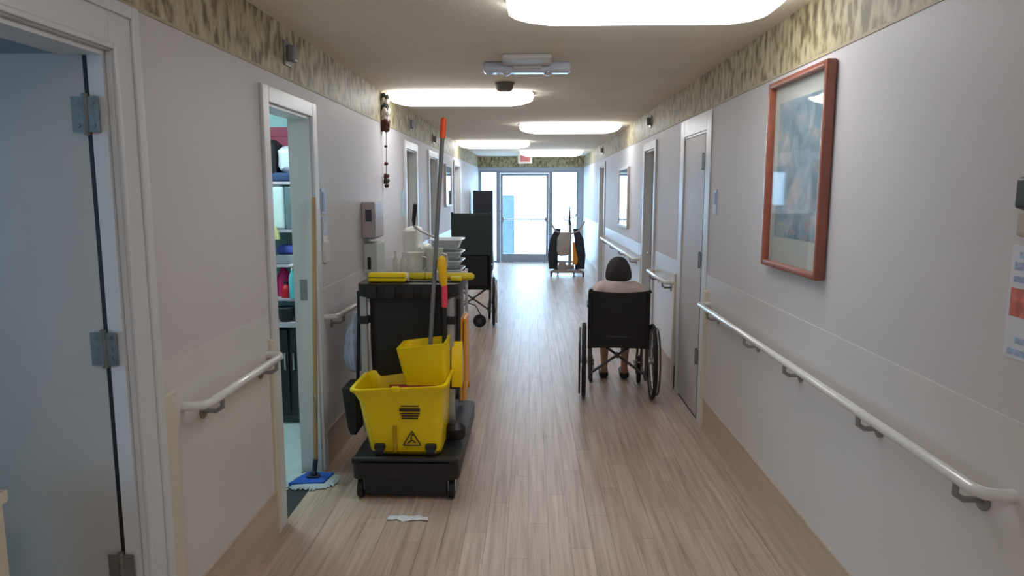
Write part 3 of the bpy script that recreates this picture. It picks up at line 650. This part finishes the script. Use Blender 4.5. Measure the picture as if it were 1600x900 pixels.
# yellow clamp bar + folded yellow block across the rim
t = thing('mop_holder_bar', 'long yellow plastic bar lying across the top of the cart', 'bar', (-.67, 4.10, 1.114))
B().tube([(-.26, 0, .024), (.29, 0, .024), (.325, 0, .024), (.338, 0, .024)], [.023, .023, .021, .008], 14).build('bar', M_YELD, t)
B().box(.10, .17, -.03, .03, .0, .055, .006).build('bracket', mat('bracket_white', (190, 192, 190), .4), t)
B().box(.20, .27, -.055, -.02, .0, .03, .01).build('tab', M_YELD, t)
for x in (-.16, -.05, .05): B().torus((x, 0, .024), .0235, .002, 'X', 16, 6).build('band', M_BLACK, t)
t = thing('yellow_case', 'bright yellow flat plastic case at the left end of the cart top', 'case', (-.825, 4.035, 1.114))
B().box(-.115, .105, -.035, .03, 0, .055, .012, 3).build('body', M_YEL, t); B().cyl((.105, 0, .028), (.118, 0, .028), .027).build('end_cap', mat('cap_cream', (226, 220, 190), .4), t); B().box(-.112, .10, -.037, -.034, .026, .03).build('seam', M_BLACK, t)
# upright brush tool clipped to the right post
t = thing('scrub_brush', 'hanging brush with yellow head, red grip and black handle on the cart', 'brush', (-.494, 3.900, .617))
B().tube([(0, 0, 0), (.006, 0, .20), (.008, 0, .38)], .0135).build('handle', M_BLACK, t)
B().tube([(.008, 0, .37), (.009, 0, .42), (.009, 0, .495)], [.016, .018, .016]).build('grip', mat('red_grip', (235, 70, 90), .4), t)
B().tube([(.009, 0, .49), (.004, 0, .52), (-.002, 0, .60), (-.002, 0, .645), (-.002, 0, .66)], [.018, .026, .029, .026, .012], 12, flat=.7).build('head', mat('amber_plastic', (232, 180, 20), .4), t)
# wet floor sign hung on the right side
t = thing('wet_floor_sign', 'folded orange-yellow floor sign hung on the right side of the cart', 'floor sign', (-.418, 4.22, .40))
osm = mat('sign_orange', (246, 160, 10), .4, var=.06)
for x in (0, .02): B().prism([(-.16, 0), (-.12, 0), (-.10, .05), (.10, .05), (.12, 0), (.16, 0), (.09, .48), (-.09, .48)], x, x+.012, 'X').build('board', osm, t)
B().cyl((.016, -.08, .47), (.016, .08, .47), .012).build('hinge', osm, t)
# dustpan on the left side
t = thing('lobby_dustpan', 'black upright dustpan hung on the left side of the cart', 'dustpan', (-1.02, 3.86, .25))
b = B(); b.loft([b.rrect(-.012, .022, 0, .22, 0, .008), b.rrect(-.03, .03, 0, .22, .05, .01), b.rrect(-.055, .03, 0, .22, .27, .01)]); b.build('pan', M_BLACK, t)
B().tube([(0, .16, .26), (.012, .17, .6), (.02, .17, .7)], .01).build('handle', M_BLACK, t)
B().tube([(.02, .17, .69), (.022, .17, .75), (.022, .17, .81)], .015).build('grip', M_BLACKF, t)
# hanging blue plastic bag
b = B(); rings = []
for i, (z, r_) in enumerate(((0, .02), (.015, .06), (.08, .088), (.18, .082), (.26, .058), (.33, .034), (.37, .012))):
    rings.append([Vector((r_*math.cos(a)*(.85+.1*math.sin(3*a+i)), r_*1.3*math.sin(a)*(1+.12*math.sin(5*a+i)), z)) for a in [2*math.pi*j/18 for j in range(18)]])
b.loft(rings); bo = b.build('plastic_bag', mat('bag_blue', (190, 206, 236), .25, var=.25, scale=14, stretch=(3, 3, 1)), sub=1); bo.location = (-1.05, 4.13, .555)
tag(bo, 'crumpled pale blue plastic bag hanging at the left of the cart', 'bag')

# ------------------------------------------------------------------ dust mop leaning at the supply doorway
t = thing('dust_mop', 'wooden-handled dust mop with a blue head at the supply doorway', 'mop', (-1.235, 3.775, 0))
b = B(); rd = random.Random(3)
for i in range(120):
    a = 2*math.pi*i/120; rx, ry = .15, .12; l_ = rd.uniform(.85, 1.1)
    b.tube([(rx*.6*math.cos(a), ry*.6*math.sin(a), .018), (rx*.85*math.cos(a+.05), ry*.85*math.sin(a+.05), .016), (rx*l_*math.cos(a), ry*l_*math.sin(a), .006)], .005, 5)
b.build('fringe', mat('fringe_white', (190, 205, 210), .95), t)['kind'] = 'stuff'
b = B(); b.prism([(-.105, -.085), (.085, -.065), (.105, .07), (-.045, .08)], .008, .03, 'Z'); b.build('pad', mat('pad_blue', (40, 92, 190), .9, bump=.4, bscale=120), t)
k = B(); k.box(-.03, .04, -.02, .035, .03, .042, .006); k.cyl((.01, .005, .04), (.018, .02, .13), .014); k.ball((.01, .005, .05), .02); k.build('swivel_joint', mat('joint_navy', (34, 44, 70), .4), t)
B().cyl((.018, .02, .11), (.034, .11, 1.60), .0125, n=12).build('handle', mat('wood_handle', (176, 146, 108), .5, var=.15, scale=6, stretch=(4, 4, .6)), t)
b = B(); b.tube([(.02, .03, .50), (.034, .02, .47), (.036, .01, .40), (.03, .02, .36), (.021, .03, .34)], .004, 6); b.build('wire_clip', M_HINGE, t)
# torn paper on the floor
b = B(); rd = random.Random(12)
g = [[b.bm.verts.new((-.10+.2*i/8+rd.uniform(-.006, .006), -.025+.05*j/3+rd.uniform(-.008, .008)+.008*math.sin(i*1.3), rd.uniform(.002, .012))) for j in range(4)] for i in range(9)]
for i in range(8):
    for j in range(3): b.bm.faces.new((g[i][j], g[i+1][j], g[i+1][j+1], g[i][j+1]))
po = b.build('paper_scrap', mat('paper_white', (225, 222, 226), .8), smooth=20); po.location = (-.612, 3.335, 0); md = po.modifiers.new('solid', 'SOLIDIFY'); md.thickness = .0015
tag(po, 'crumpled white paper scrap on the floor before the cart', 'paper scrap')

# ------------------------------------------------------------------ linen cart behind the janitor cart
t = thing('linen_cart', 'pale utility cart parked behind the black janitor cart', 'cart', (-.83, 5.78, 0))
pc = mat('cart_pale', (200, 204, 208), .4)
for z in (.18, .55, .91): B().box(-.27, .27, -.40, .40, z, z+.03, .01).build('shelf', pc, t)
for sx in (-1, 1):
    for sy in (-1, 1):
        B().cyl((sx*.26, sy*.385, .11), (sx*.26, sy*.385, .96), .014).build('post', pc, t); caster(t, sx*.25, sy*.36, .048)
B().box(-.255, .255, -.395, -.385, .21, .91, .003).build('front_panel', mat('panel_grey', (160, 162, 164), .5), t)
wl_ = mat('linen_white', (226, 228, 222), .85, var=.03, bump=.2, bscale=40)
pw = mat('bottle_white', (224, 224, 212), .45, var=.03)
tag(B().box(-1.06, -.93, 5.78, 6.1, .942, 1.34, .045, 4).jitter(.004, 8).build('towel_pack', wl_), 'tall white towel pack at the left of the linen cart', 'towel pack')
tag(B().box(-.925, -.845, 5.7, 6.05, .942, 1.20, .045, 4, ).jitter(.004, 9).build('towel_pack', wl_), 'lower white towel pack in the middle of the linen cart', 'towel pack')
for i, x in enumerate((-1.06, -1.00, -.94)):
    bottle('lotion_bottle', ('leftmost', 'middle', 'rightmost')[i]+' of three small white bottles at the front of the linen cart', (x, 5.47, .942), .027, .235-.01*i, pw, M_WHITE)
def pitcher(x, y, h, label):
    t = thing('water_pitcher', label, 'pitcher', (x, y, .942), R(-20))
    b = B(); b.lathe([(.05, 0), (.056, .01), (.066, h*.9), (.072, h), (.068, h), (.06, h*.9), (.05, .02), (.02, .015)], n=20); b.build('body', pw, t)
    B().tube([(.062, 0, h*.85), (.105, 0, h*.8), (.11, 0, h*.45), (.06, 0, h*.25)], .008).build('handle', pw, t)
pitcher(-.925, 5.60, .21, 'left white pitcher in front of the low towel pack'); pitcher(-.76, 5.52, .25, 'right white pitcher next to the stacked basins')
bm_ = mat('basin_plastic', (206, 214, 218), .25, var=.02, trans=.15)
for k in range(4):
    z = .942+.065*k+(.03 if k == 3 else 0)
    t = thing('wash_basin', ('lowest', 'second lowest', 'second highest', 'topmost')[k]+' of the stacked pale plastic basins on the linen cart', 'basin', (-.695, 5.83, z), 0, 'stacked basins on the linen cart')
    b = B(); b.loft([b.rrect(-.09, .09, -.13, .13, 0, .04), b.rrect(-.118, .118, -.16, .16, .05+.006*k, .045), b.rrect(-.13, .13, -.175, .175, .056+.006*k, .05), b.rrect(-.13, .13, -.175, .175, .062+.006*k, .05), b.rrect(-.112, .112, -.155, .155, .06+.006*k, .045), b.rrect(-.085, .085, -.125, .125, .006, .04)])
    b.build('basin', bm_, t); B().tube([p for p in B().rrect(-.132, .132, -.177, .177, .059+.006*k, .05)], .005, 6, closed=True).build('rim', mat('basin_rim', (226, 234, 240), .2), t)
t = thing('cleaning_brush', 'black-handled brush with a grey shaft lying over the white packs', 'brush', (-.97, 5.80, 1.345))
B().tube([(0, .03, 0), (-.002, .03, .05), (.008, .03, .13), (.012, .03, .185), (.012, .03, .195)], [.010, .016, .019, .017, .006], 12).build('grip', M_BLACK, t)
B().tube([(.0, .03, .01), (.06, -.03, -.03), (.215, -.08, -.095)], .010, 8).build('shaft', mat('shaft_grey', (170, 172, 172), .4), t)

# ================================================================== WHEELCHAIRS
def wheelchair(label, loc, rz, top, upm, heady=False, hi=False, frm=M_DGREY):
    t = thing('wheelchair', label, 'wheelchair', loc, rz)
    wr, wx = .30, .27
    for s_ in (-1, 1):
        w_ = B().torus((s_*wx, 0, wr), wr-.017, .017, 'X', 44, 10).build('wheel', M_RUB, t)
        B().torus((s_*(wx+.034), 0, wr), .262, .008, 'X', 40, 8).build('hand_rim', M_STEEL if hi else mat('rim_dark', (90, 94, 100), .35, .6), w_)
        B().torus((s_*wx, 0, wr), wr-.036, .009, 'X', 40, 6).build('rim', M_GREY, w_)
        B().cyl((s_*(wx-.03), 0, wr), (s_*(wx+.035), 0, wr), .026).build('hub', M_STEEL, w_)
        sp = B()
        for k in range(18):
            a = 2*math.pi*k/18; sp.cyl((s_*(wx+(.018 if k % 2 else -.018)), .02*math.cos(a), wr+.02*math.sin(a)), (s_*wx, .262*math.cos(a), wr+.262*math.sin(a)), .0022, n=5)
        for k in range(6):
            a = 2*math.pi*k/6; sp.cyl((s_*wx, .262*math.cos(a), wr+.262*math.sin(a)), (s_*(wx+.034), .262*math.cos(a), wr+.262*math.sin(a)), .004, n=5)
        sp.build('spokes', M_STEEL, w_)
        x = s_*.222
        fr_ = B(); fr_.tube([(x, .02, .14), (x, .0, .46), (x, -.01, .60), (x, -.02-.02*(top-.9), top-.03), (x, -.035-.02*(top-.9), top), (x, -.14, top+.002)], .0115)
        fr_.tube([(x, .02, .14), (x, .40, .15), (x, .44, .20), (x, .44, .66), (x, .40, .70), (x, .0, .70)], .0115)
        fr_.tube([(x, 0, .47), (x, .44, .47)], .0115); fr_.build('side_frame', frm, t)
        B().tube([(x, -.06-.02*(top-.9), top+.001), (x, -.10, top+.001), (x, -.15, top+.002)], .0165).build('push_grip', M_BLACK, t)
        B().box(x-.028, x+.028, .08, .36, .705, .735, .012, 3).build('arm_pad', M_BLACKF, t)
        B().box(x-.004, x+.004, .03, .40, .48, .68).build('skirt_guard', M_BLACK, t)
        c_ = B().cyl((s_*.205-.014, .47, .085), (s_*.205+.014, .47, .085), .085, n=22).build('caster', M_RUB, t)
        k = B(); k.box(s_*.205-.026, s_*.205-.02, .45, .49, .08, .19); k.box(s_*.205+.02, s_*.205+.026, .45, .49, .08, .19); k.box(s_*.205-.026, s_*.205+.026, .44, .5, .185, .195); k.cyl((s_*.205, .455, .19), (s_*.205, .45, .24), .014); k.build('caster_fork', frm, c_)
        lr = B(); lr.tube([(x*.95, .44, .50), (x*.95, .52, .48), (x*.93, .60, .30), (x*.9, .68, .12)], .011); lr.build('leg_rest', frm, t)
        B().box(s_*.20-.02, s_*.20+.02, .64, .80, .10, .112, .004).build('foot_plate', M_BLACK, t)
    # cross brace
    cb = B(); cb.tube([(-.222, .16, .145), (.222, .16, .465)], .011); cb.tube([(.222, .185, .145), (-.222, .185, .465)], .011); cb.cyl((0, .14, .305), (0, .205, .305), .02); cb.build('cross_brace', frm, t)
    # seat and backrest sling: a curved sheet
    B().box(-.215, .215, .0, .43, .475, .50, .012, 2).build('seat', upm if not hi else M_BLACKF, t)
    zb = .40 if not hi else .44; zt = top-.01
    fr0, bk0 = [], []
    for i in range(9):
        u = -1+2*i/8; sag = .035*(1-u*u)
        fr0.append([Vector((.222*u, -.005-.02*max(0, z-.9)*0-sag*(-1)*.8 - .03*(z-.5), z-(.02*(1-u*u) if z > zt-.03 else 0))) for z in (zb, zb+.02, (zb+zt)/2, zt-.02, zt)])
    b = B()
    for dy in (0, -.016):
        vs = [[b.bm.verts.new(p+Vector((0, dy, 0))) for p in r_] for r_ in fr0]
        for a_, c_ in zip(vs, vs[1:]):
            for j in range(4): b.bm.faces.new((a_[j], c_[j], c_[j+1], a_[j+1]))
        bk0.append(vs)
    A_, C_ = bk0
    for i in range(8):
        for j in (0, 4): b.bm.faces.new((A_[i][j], A_[i+1][j], C_[i+1][j], C_[i][j]))
    for i in (0, 8):
        for j in range(4): b.bm.faces.new((A_[i][j], A_[i][j+1], C_[i][j+1], C_[i][j]))
    b.build('backrest', upm if not hi else M_BLACKF, t)
    for s_ in (-1, 1):
        B().tube([(s_*.224, -.012-.03*(z-.5), z) for z in (zb, (zb+zt)/2, zt)], .019, 10).build('back_sleeve', M_BLACKF, t)
    if hi:
        B().box(-.235, .225, -.085, -.035, .86, top+.0, .02, 3).build('high_back_pad', upm, t)
        B().box(-.20, .19, -.10, -.083, .50, .86, .006).build('rear_pouch', M_BLACKF, t)
        k = B(); k.tube([(-.1, -.02, .30), (.05, -.10, .26), (.12, -.18, .15)], .008); k.build('anti_tip_bar', frm, t)
        k = B().cyl((.10, -.195, .085), (.10, -.165, .085), .078, n=20).build('anti_tip_wheel', M_RUB, t)
        k = B().cyl((.10, -.20, .085), (.10, -.16, .085), .03).build('hub', M_DGREY, k)
    return t
wc_loc, wc_rz = (.695, 5.50, 0), R(-4)
wheelchair('black wheelchair with a seated person seen from behind', wc_loc, wc_rz, .875, M_BLACKF)
wheelchair('empty high-back wheelchair with a dark green back on the left', (-.725, 8.55, 0), R(2), 1.375, mat('dark_green_vinyl', (40, 58, 56), .45, var=.2, scale=8), hi=True)

# ================================================================== THE SEATED PERSON
def skinned(name, verts, edges, m, parent, root=0, sub=2):
    me = bpy.data.meshes.new(name); me.from_pydata([v[0] for v in verts], edges, []); me.materials.append(m)
    o = bpy.data.objects.new(name, me); col.objects.link(o); o.parent = parent
    md = o.modifiers.new('skin', 'SKIN'); md.use_smooth_shade = True; md.branch_smoothing = .6
    if not me.skin_vertices: me.skin_vertices.new()
    for i, v in enumerate(verts):
        d = me.skin_vertices[0].data[i]; r_ = v[1]; d.radius = (r_, r_) if not isinstance(r_, tuple) else r_; d.use_root = (i == root)
    s_ = o.modifiers.new('sub', 'SUBSURF'); s_.levels = s_.render_levels = sub
    return o
pt = thing('person', 'person with short dark hair and pale pink top seated in the wheelchair', 'person', wc_loc, wc_rz)
V, E_ = [], []
def chain(pts, start=None):
    prev = start
    for p, r_ in pts:
        V.append((p, r_)); i = len(V)-1
        if prev is not None: E_.append((prev, i))
        prev = i
    return prev
pel = chain([((0, .14, .57), (.15, .11))])
spine = chain([((0, .125, .68), (.13, .10)), ((0, .135, .80), (.145, .10))], pel)
neck0 = chain([((0, .155, .89), (.07, .065))], spine)
head = chain([((0, .185, .94), .055), ((0, .21, .985), (.072, .085)), ((0, .215, 1.045), (.074, .09)), ((0, .205, 1.085), (.05, .06))], neck0)
nose = chain([((0, .30, .99), .018), ((0, .325, .975), .012)], 4+1)
for s_ in (-1, 1):
    sh = chain([((s_*.115, .135, .868), .052), ((s_*.17, .12, .83), .048), ((s_*.205, .10, .71), .045), ((s_*.20, .10, .645), .041), ((s_*.155, .20, .635), .035), ((s_*.10, .285, .64), .026)], spine)
    palm = chain([((s_*.078, .325, .642), (.034, .02)), ((s_*.06, .36, .636), (.036, .017))], sh)
    for k, (dx, ln) in enumerate(((-.026, .052), (-.009, .06), (.009, .056), (.026, .044))):
        chain([((s_*.055+dx, .378, .634), .009), ((s_*.05+dx, .378+ln*.55, .630), .0085), ((s_*.047+dx, .378+ln*.9, .615), .0075)], palm)
    chain([((s_*.045, .335, .65), .011), ((s_*.025, .36, .652), .0095), ((s_*.018, .385, .645), .008)], palm-1)
    hip = chain([((s_*.085, .17, .575), .085), ((s_*.10, .34, .575), .078), ((s_*.10, .50, .57), .062), ((s_*.098, .535, .50), .055), ((s_*.092, .535, .36), .05), ((s_*.088, .545, .20), .035), ((s_*.087, .55, .10), .031)], pel)
    chain([((s_*.088, .565, .055), .034), ((s_*.092, .64, .045), .033), ((s_*.096, .70, .035), .026)], hip)
body = skinned('body', V, E_, mat('skin_tone', (196, 150, 130), .55, var=.05, sss=.1), pt)
# shirt
V, E_ = [], []
p0 = chain([((0, .14, .56), (.165, .125))]); s1 = chain([((0, .12, .68), (.155, .12)), ((0, .128, .80), (.165, .118))], p0); chain([((0, .15, .90), (.10, .085))], s1)
for s_ in (-1, 1): chain([((s_*.12, .132, .885), .078), ((s_*.18, .118, .84), .068), ((s_*.212, .10, .72), .058)], s1)
skinned('shirt', V, E_, mat('pale_pink_knit', (228, 208, 206), .85, var=.05, bump=.2, bscale=120), pt)
V, E_ = [], []
p0 = chain([((0, .14, .555), (.165, .12))])
for s_ in (-1, 1): chain([((s_*.087, .17, .575), .098), ((s_*.10, .34, .577), .090), ((s_*.10, .51, .57), .074), ((s_*.098, .545, .48), .066)], p0)
skinned('trousers', V, E_, mat('grey_cloth', (96, 98, 106), .85), pt)
# hair: cap open towards the face, flared at the nape
b = B(); rings = []
for i, (z, r_) in enumerate(((.915, .09), (.93, .108), (.96, .110), (1.0, .105), (1.045, .093), (1.08, .073), (1.105, .046), (1.115, .016))):
    rings.append([Vector((r_*.98*math.cos(a)*(1+.04*math.sin(9*a+i)), .195+r_*1.02*math.sin(a)*(1+.04*math.sin(7*a-i)) + (-.055*max(0, math.sin(a)) if z < 1.05 else 0), z)) for a in [2*math.pi*j/28 for j in range(28)]])
b.loft(rings); b.build('hair', mat('dark_hair', (48, 42, 44), .6, var=.4, scale=14, stretch=(6, 6, 1), bump=.5, bscale=60), pt, sub=1)
for s_ in (-1, 1):
    B().ball((s_*.032, .288, 1.012), .011, 10, 8).build('eye', mat('eye_white', (225, 222, 218), .2), pt)
    B().ball((s_*.086, .225, 1.0), (.012, .022, .032), 10, 8).build('ear', MATS['skin_tone'], pt)
    B().box(s_*.09-.042, s_*.09+.042, .535, .775, .008, .07, .028, 4).build('shoe', mat('shoe_dark', (44, 42, 46), .6), pt)
B().tube([(-.022, .296, .955), (0, .301, .953), (.022, .296, .955)], .006, 8).build('mouth', mat('lip', (160, 92, 88), .5), pt)

# ================================================================== FAR END OBJECTS
t = thing('tall_cabinet', 'tall navy-black cabinet in front of the left sidelight', 'cabinet', (-.955, 14.2, 0))
nb = mat('navy_black', (26, 32, 46), .35, var=.1)
B().box(-.195, .195, -.22, .22, .06, 1.66, .02, 3).build('body', nb, t); B().box(-.175, .175, -.235, -.22, .1, 1.62, .006).build('door', nb, t); B().box(-.17, .17, -.19, .19, 0, .06).build('plinth', M_BLACK, t)
B().tube([(.13, -.235, .8), (.13, -.262, .82), (.13, -.262, 1.0), (.13, -.235, 1.02)], .008).build('handle', M_STEEL, t)
# mobile patient lift
t = thing('patient_lift', 'grey mobile patient lift with dark pads and an orange strap by the exit', 'patient lift', (.70, 13.75, 0))
gm = mat('lift_grey', (168, 166, 164), .4, .2); dk = mat('lift_navy', (34, 40, 56), .6)
for s_ in (-1, 1):
    B().tube([(s_*.10, .20, .10), (s_*.26, .05, .09), (s_*.31, -.18, .08)], .028, flat=.8).build('base_leg', gm, t)
    caster(t, s_*.31, -.20, .05); caster(t, s_*.16, .30, .05)
    b = B(); b.loft([b.rrect(s_*.26-.09, s_*.26+.09, .02, .12, .13, .03), b.rrect(s_*.27-.1, s_*.27+.1, .0, .13, .4, .04), b.rrect(s_*.24-.09, s_*.24+.09, .02, .13, .72, .04), b.rrect(s_*.17-.05, s_*.17+.05, .04, .12, .92, .03)]); b.build('side_pad', dk, t)
    B().tube([(s_*.05, .1, .80), (s_*.22, -.02, .88), (s_*.31, -.06, 1.02), (s_*.33, -.04, 1.06)], .017).build('handle_bar', gm, t)
B().box(-.16, .16, .16, .30, .10, .20, .03, 3).build('base_housing', gm, t)
B().box(.035, .095, .10, .16, .12, 1.02, .012).build('mast', gm, t)
b = B(); b.loft([b.rrect(-.17, .02, -.05, .06, .40, .03), b.rrect(-.20, .06, -.07, .08, .52, .04), b.rrect(-.19, .09, -.06, .1, .74, .04), b.rrect(-.12, .08, -.03, .1, .85, .03)]); b.jitter(.01, 6); b.build('sling', mat('sling_grey', (172, 168, 160), .9, bump=.4), t)
B().tube([(.06, .12, 1.0), (.05, .12, 1.12), (.06, .12, 1.22), (.055, .12, 1.40)], [.03, .022, .014, .005]).build('pole', dk, t)
for s_, z in ((-1, 1.06), (1, 1.12)): B().tube([(.055, .12, z), (s_*.10+.06, .12, z+.03), (s_*.13+.06, .12, z+.08)], .010).build('hook', dk, t)
b = B(); b.loft([b.rrect(.115, .20, -.02, .05, .22, .015), b.rrect(.115, .22, -.02, .05, .32, .015), b.rrect(.11, .18, -.02, .05, .50, .015), b.rrect(.11, .15, -.02, .05, .66, .015)]); b.build('strap', mat('strap_orange', (224, 150, 50), .7), t)
B().box(-.26, .26, -.2, .1, .075, .125, .02).build('foot_tray', mat('tray_taupe', (140, 130, 126), .6), t)
b = B(); b.loft([b.rrect(-.18, .0, -.14, -.02, .125, .03), b.rrect(-.15, -.03, -.12, -.03, .30, .03)]); b.build('motor_box', mat('taupe', (150, 140, 138), .6), t)
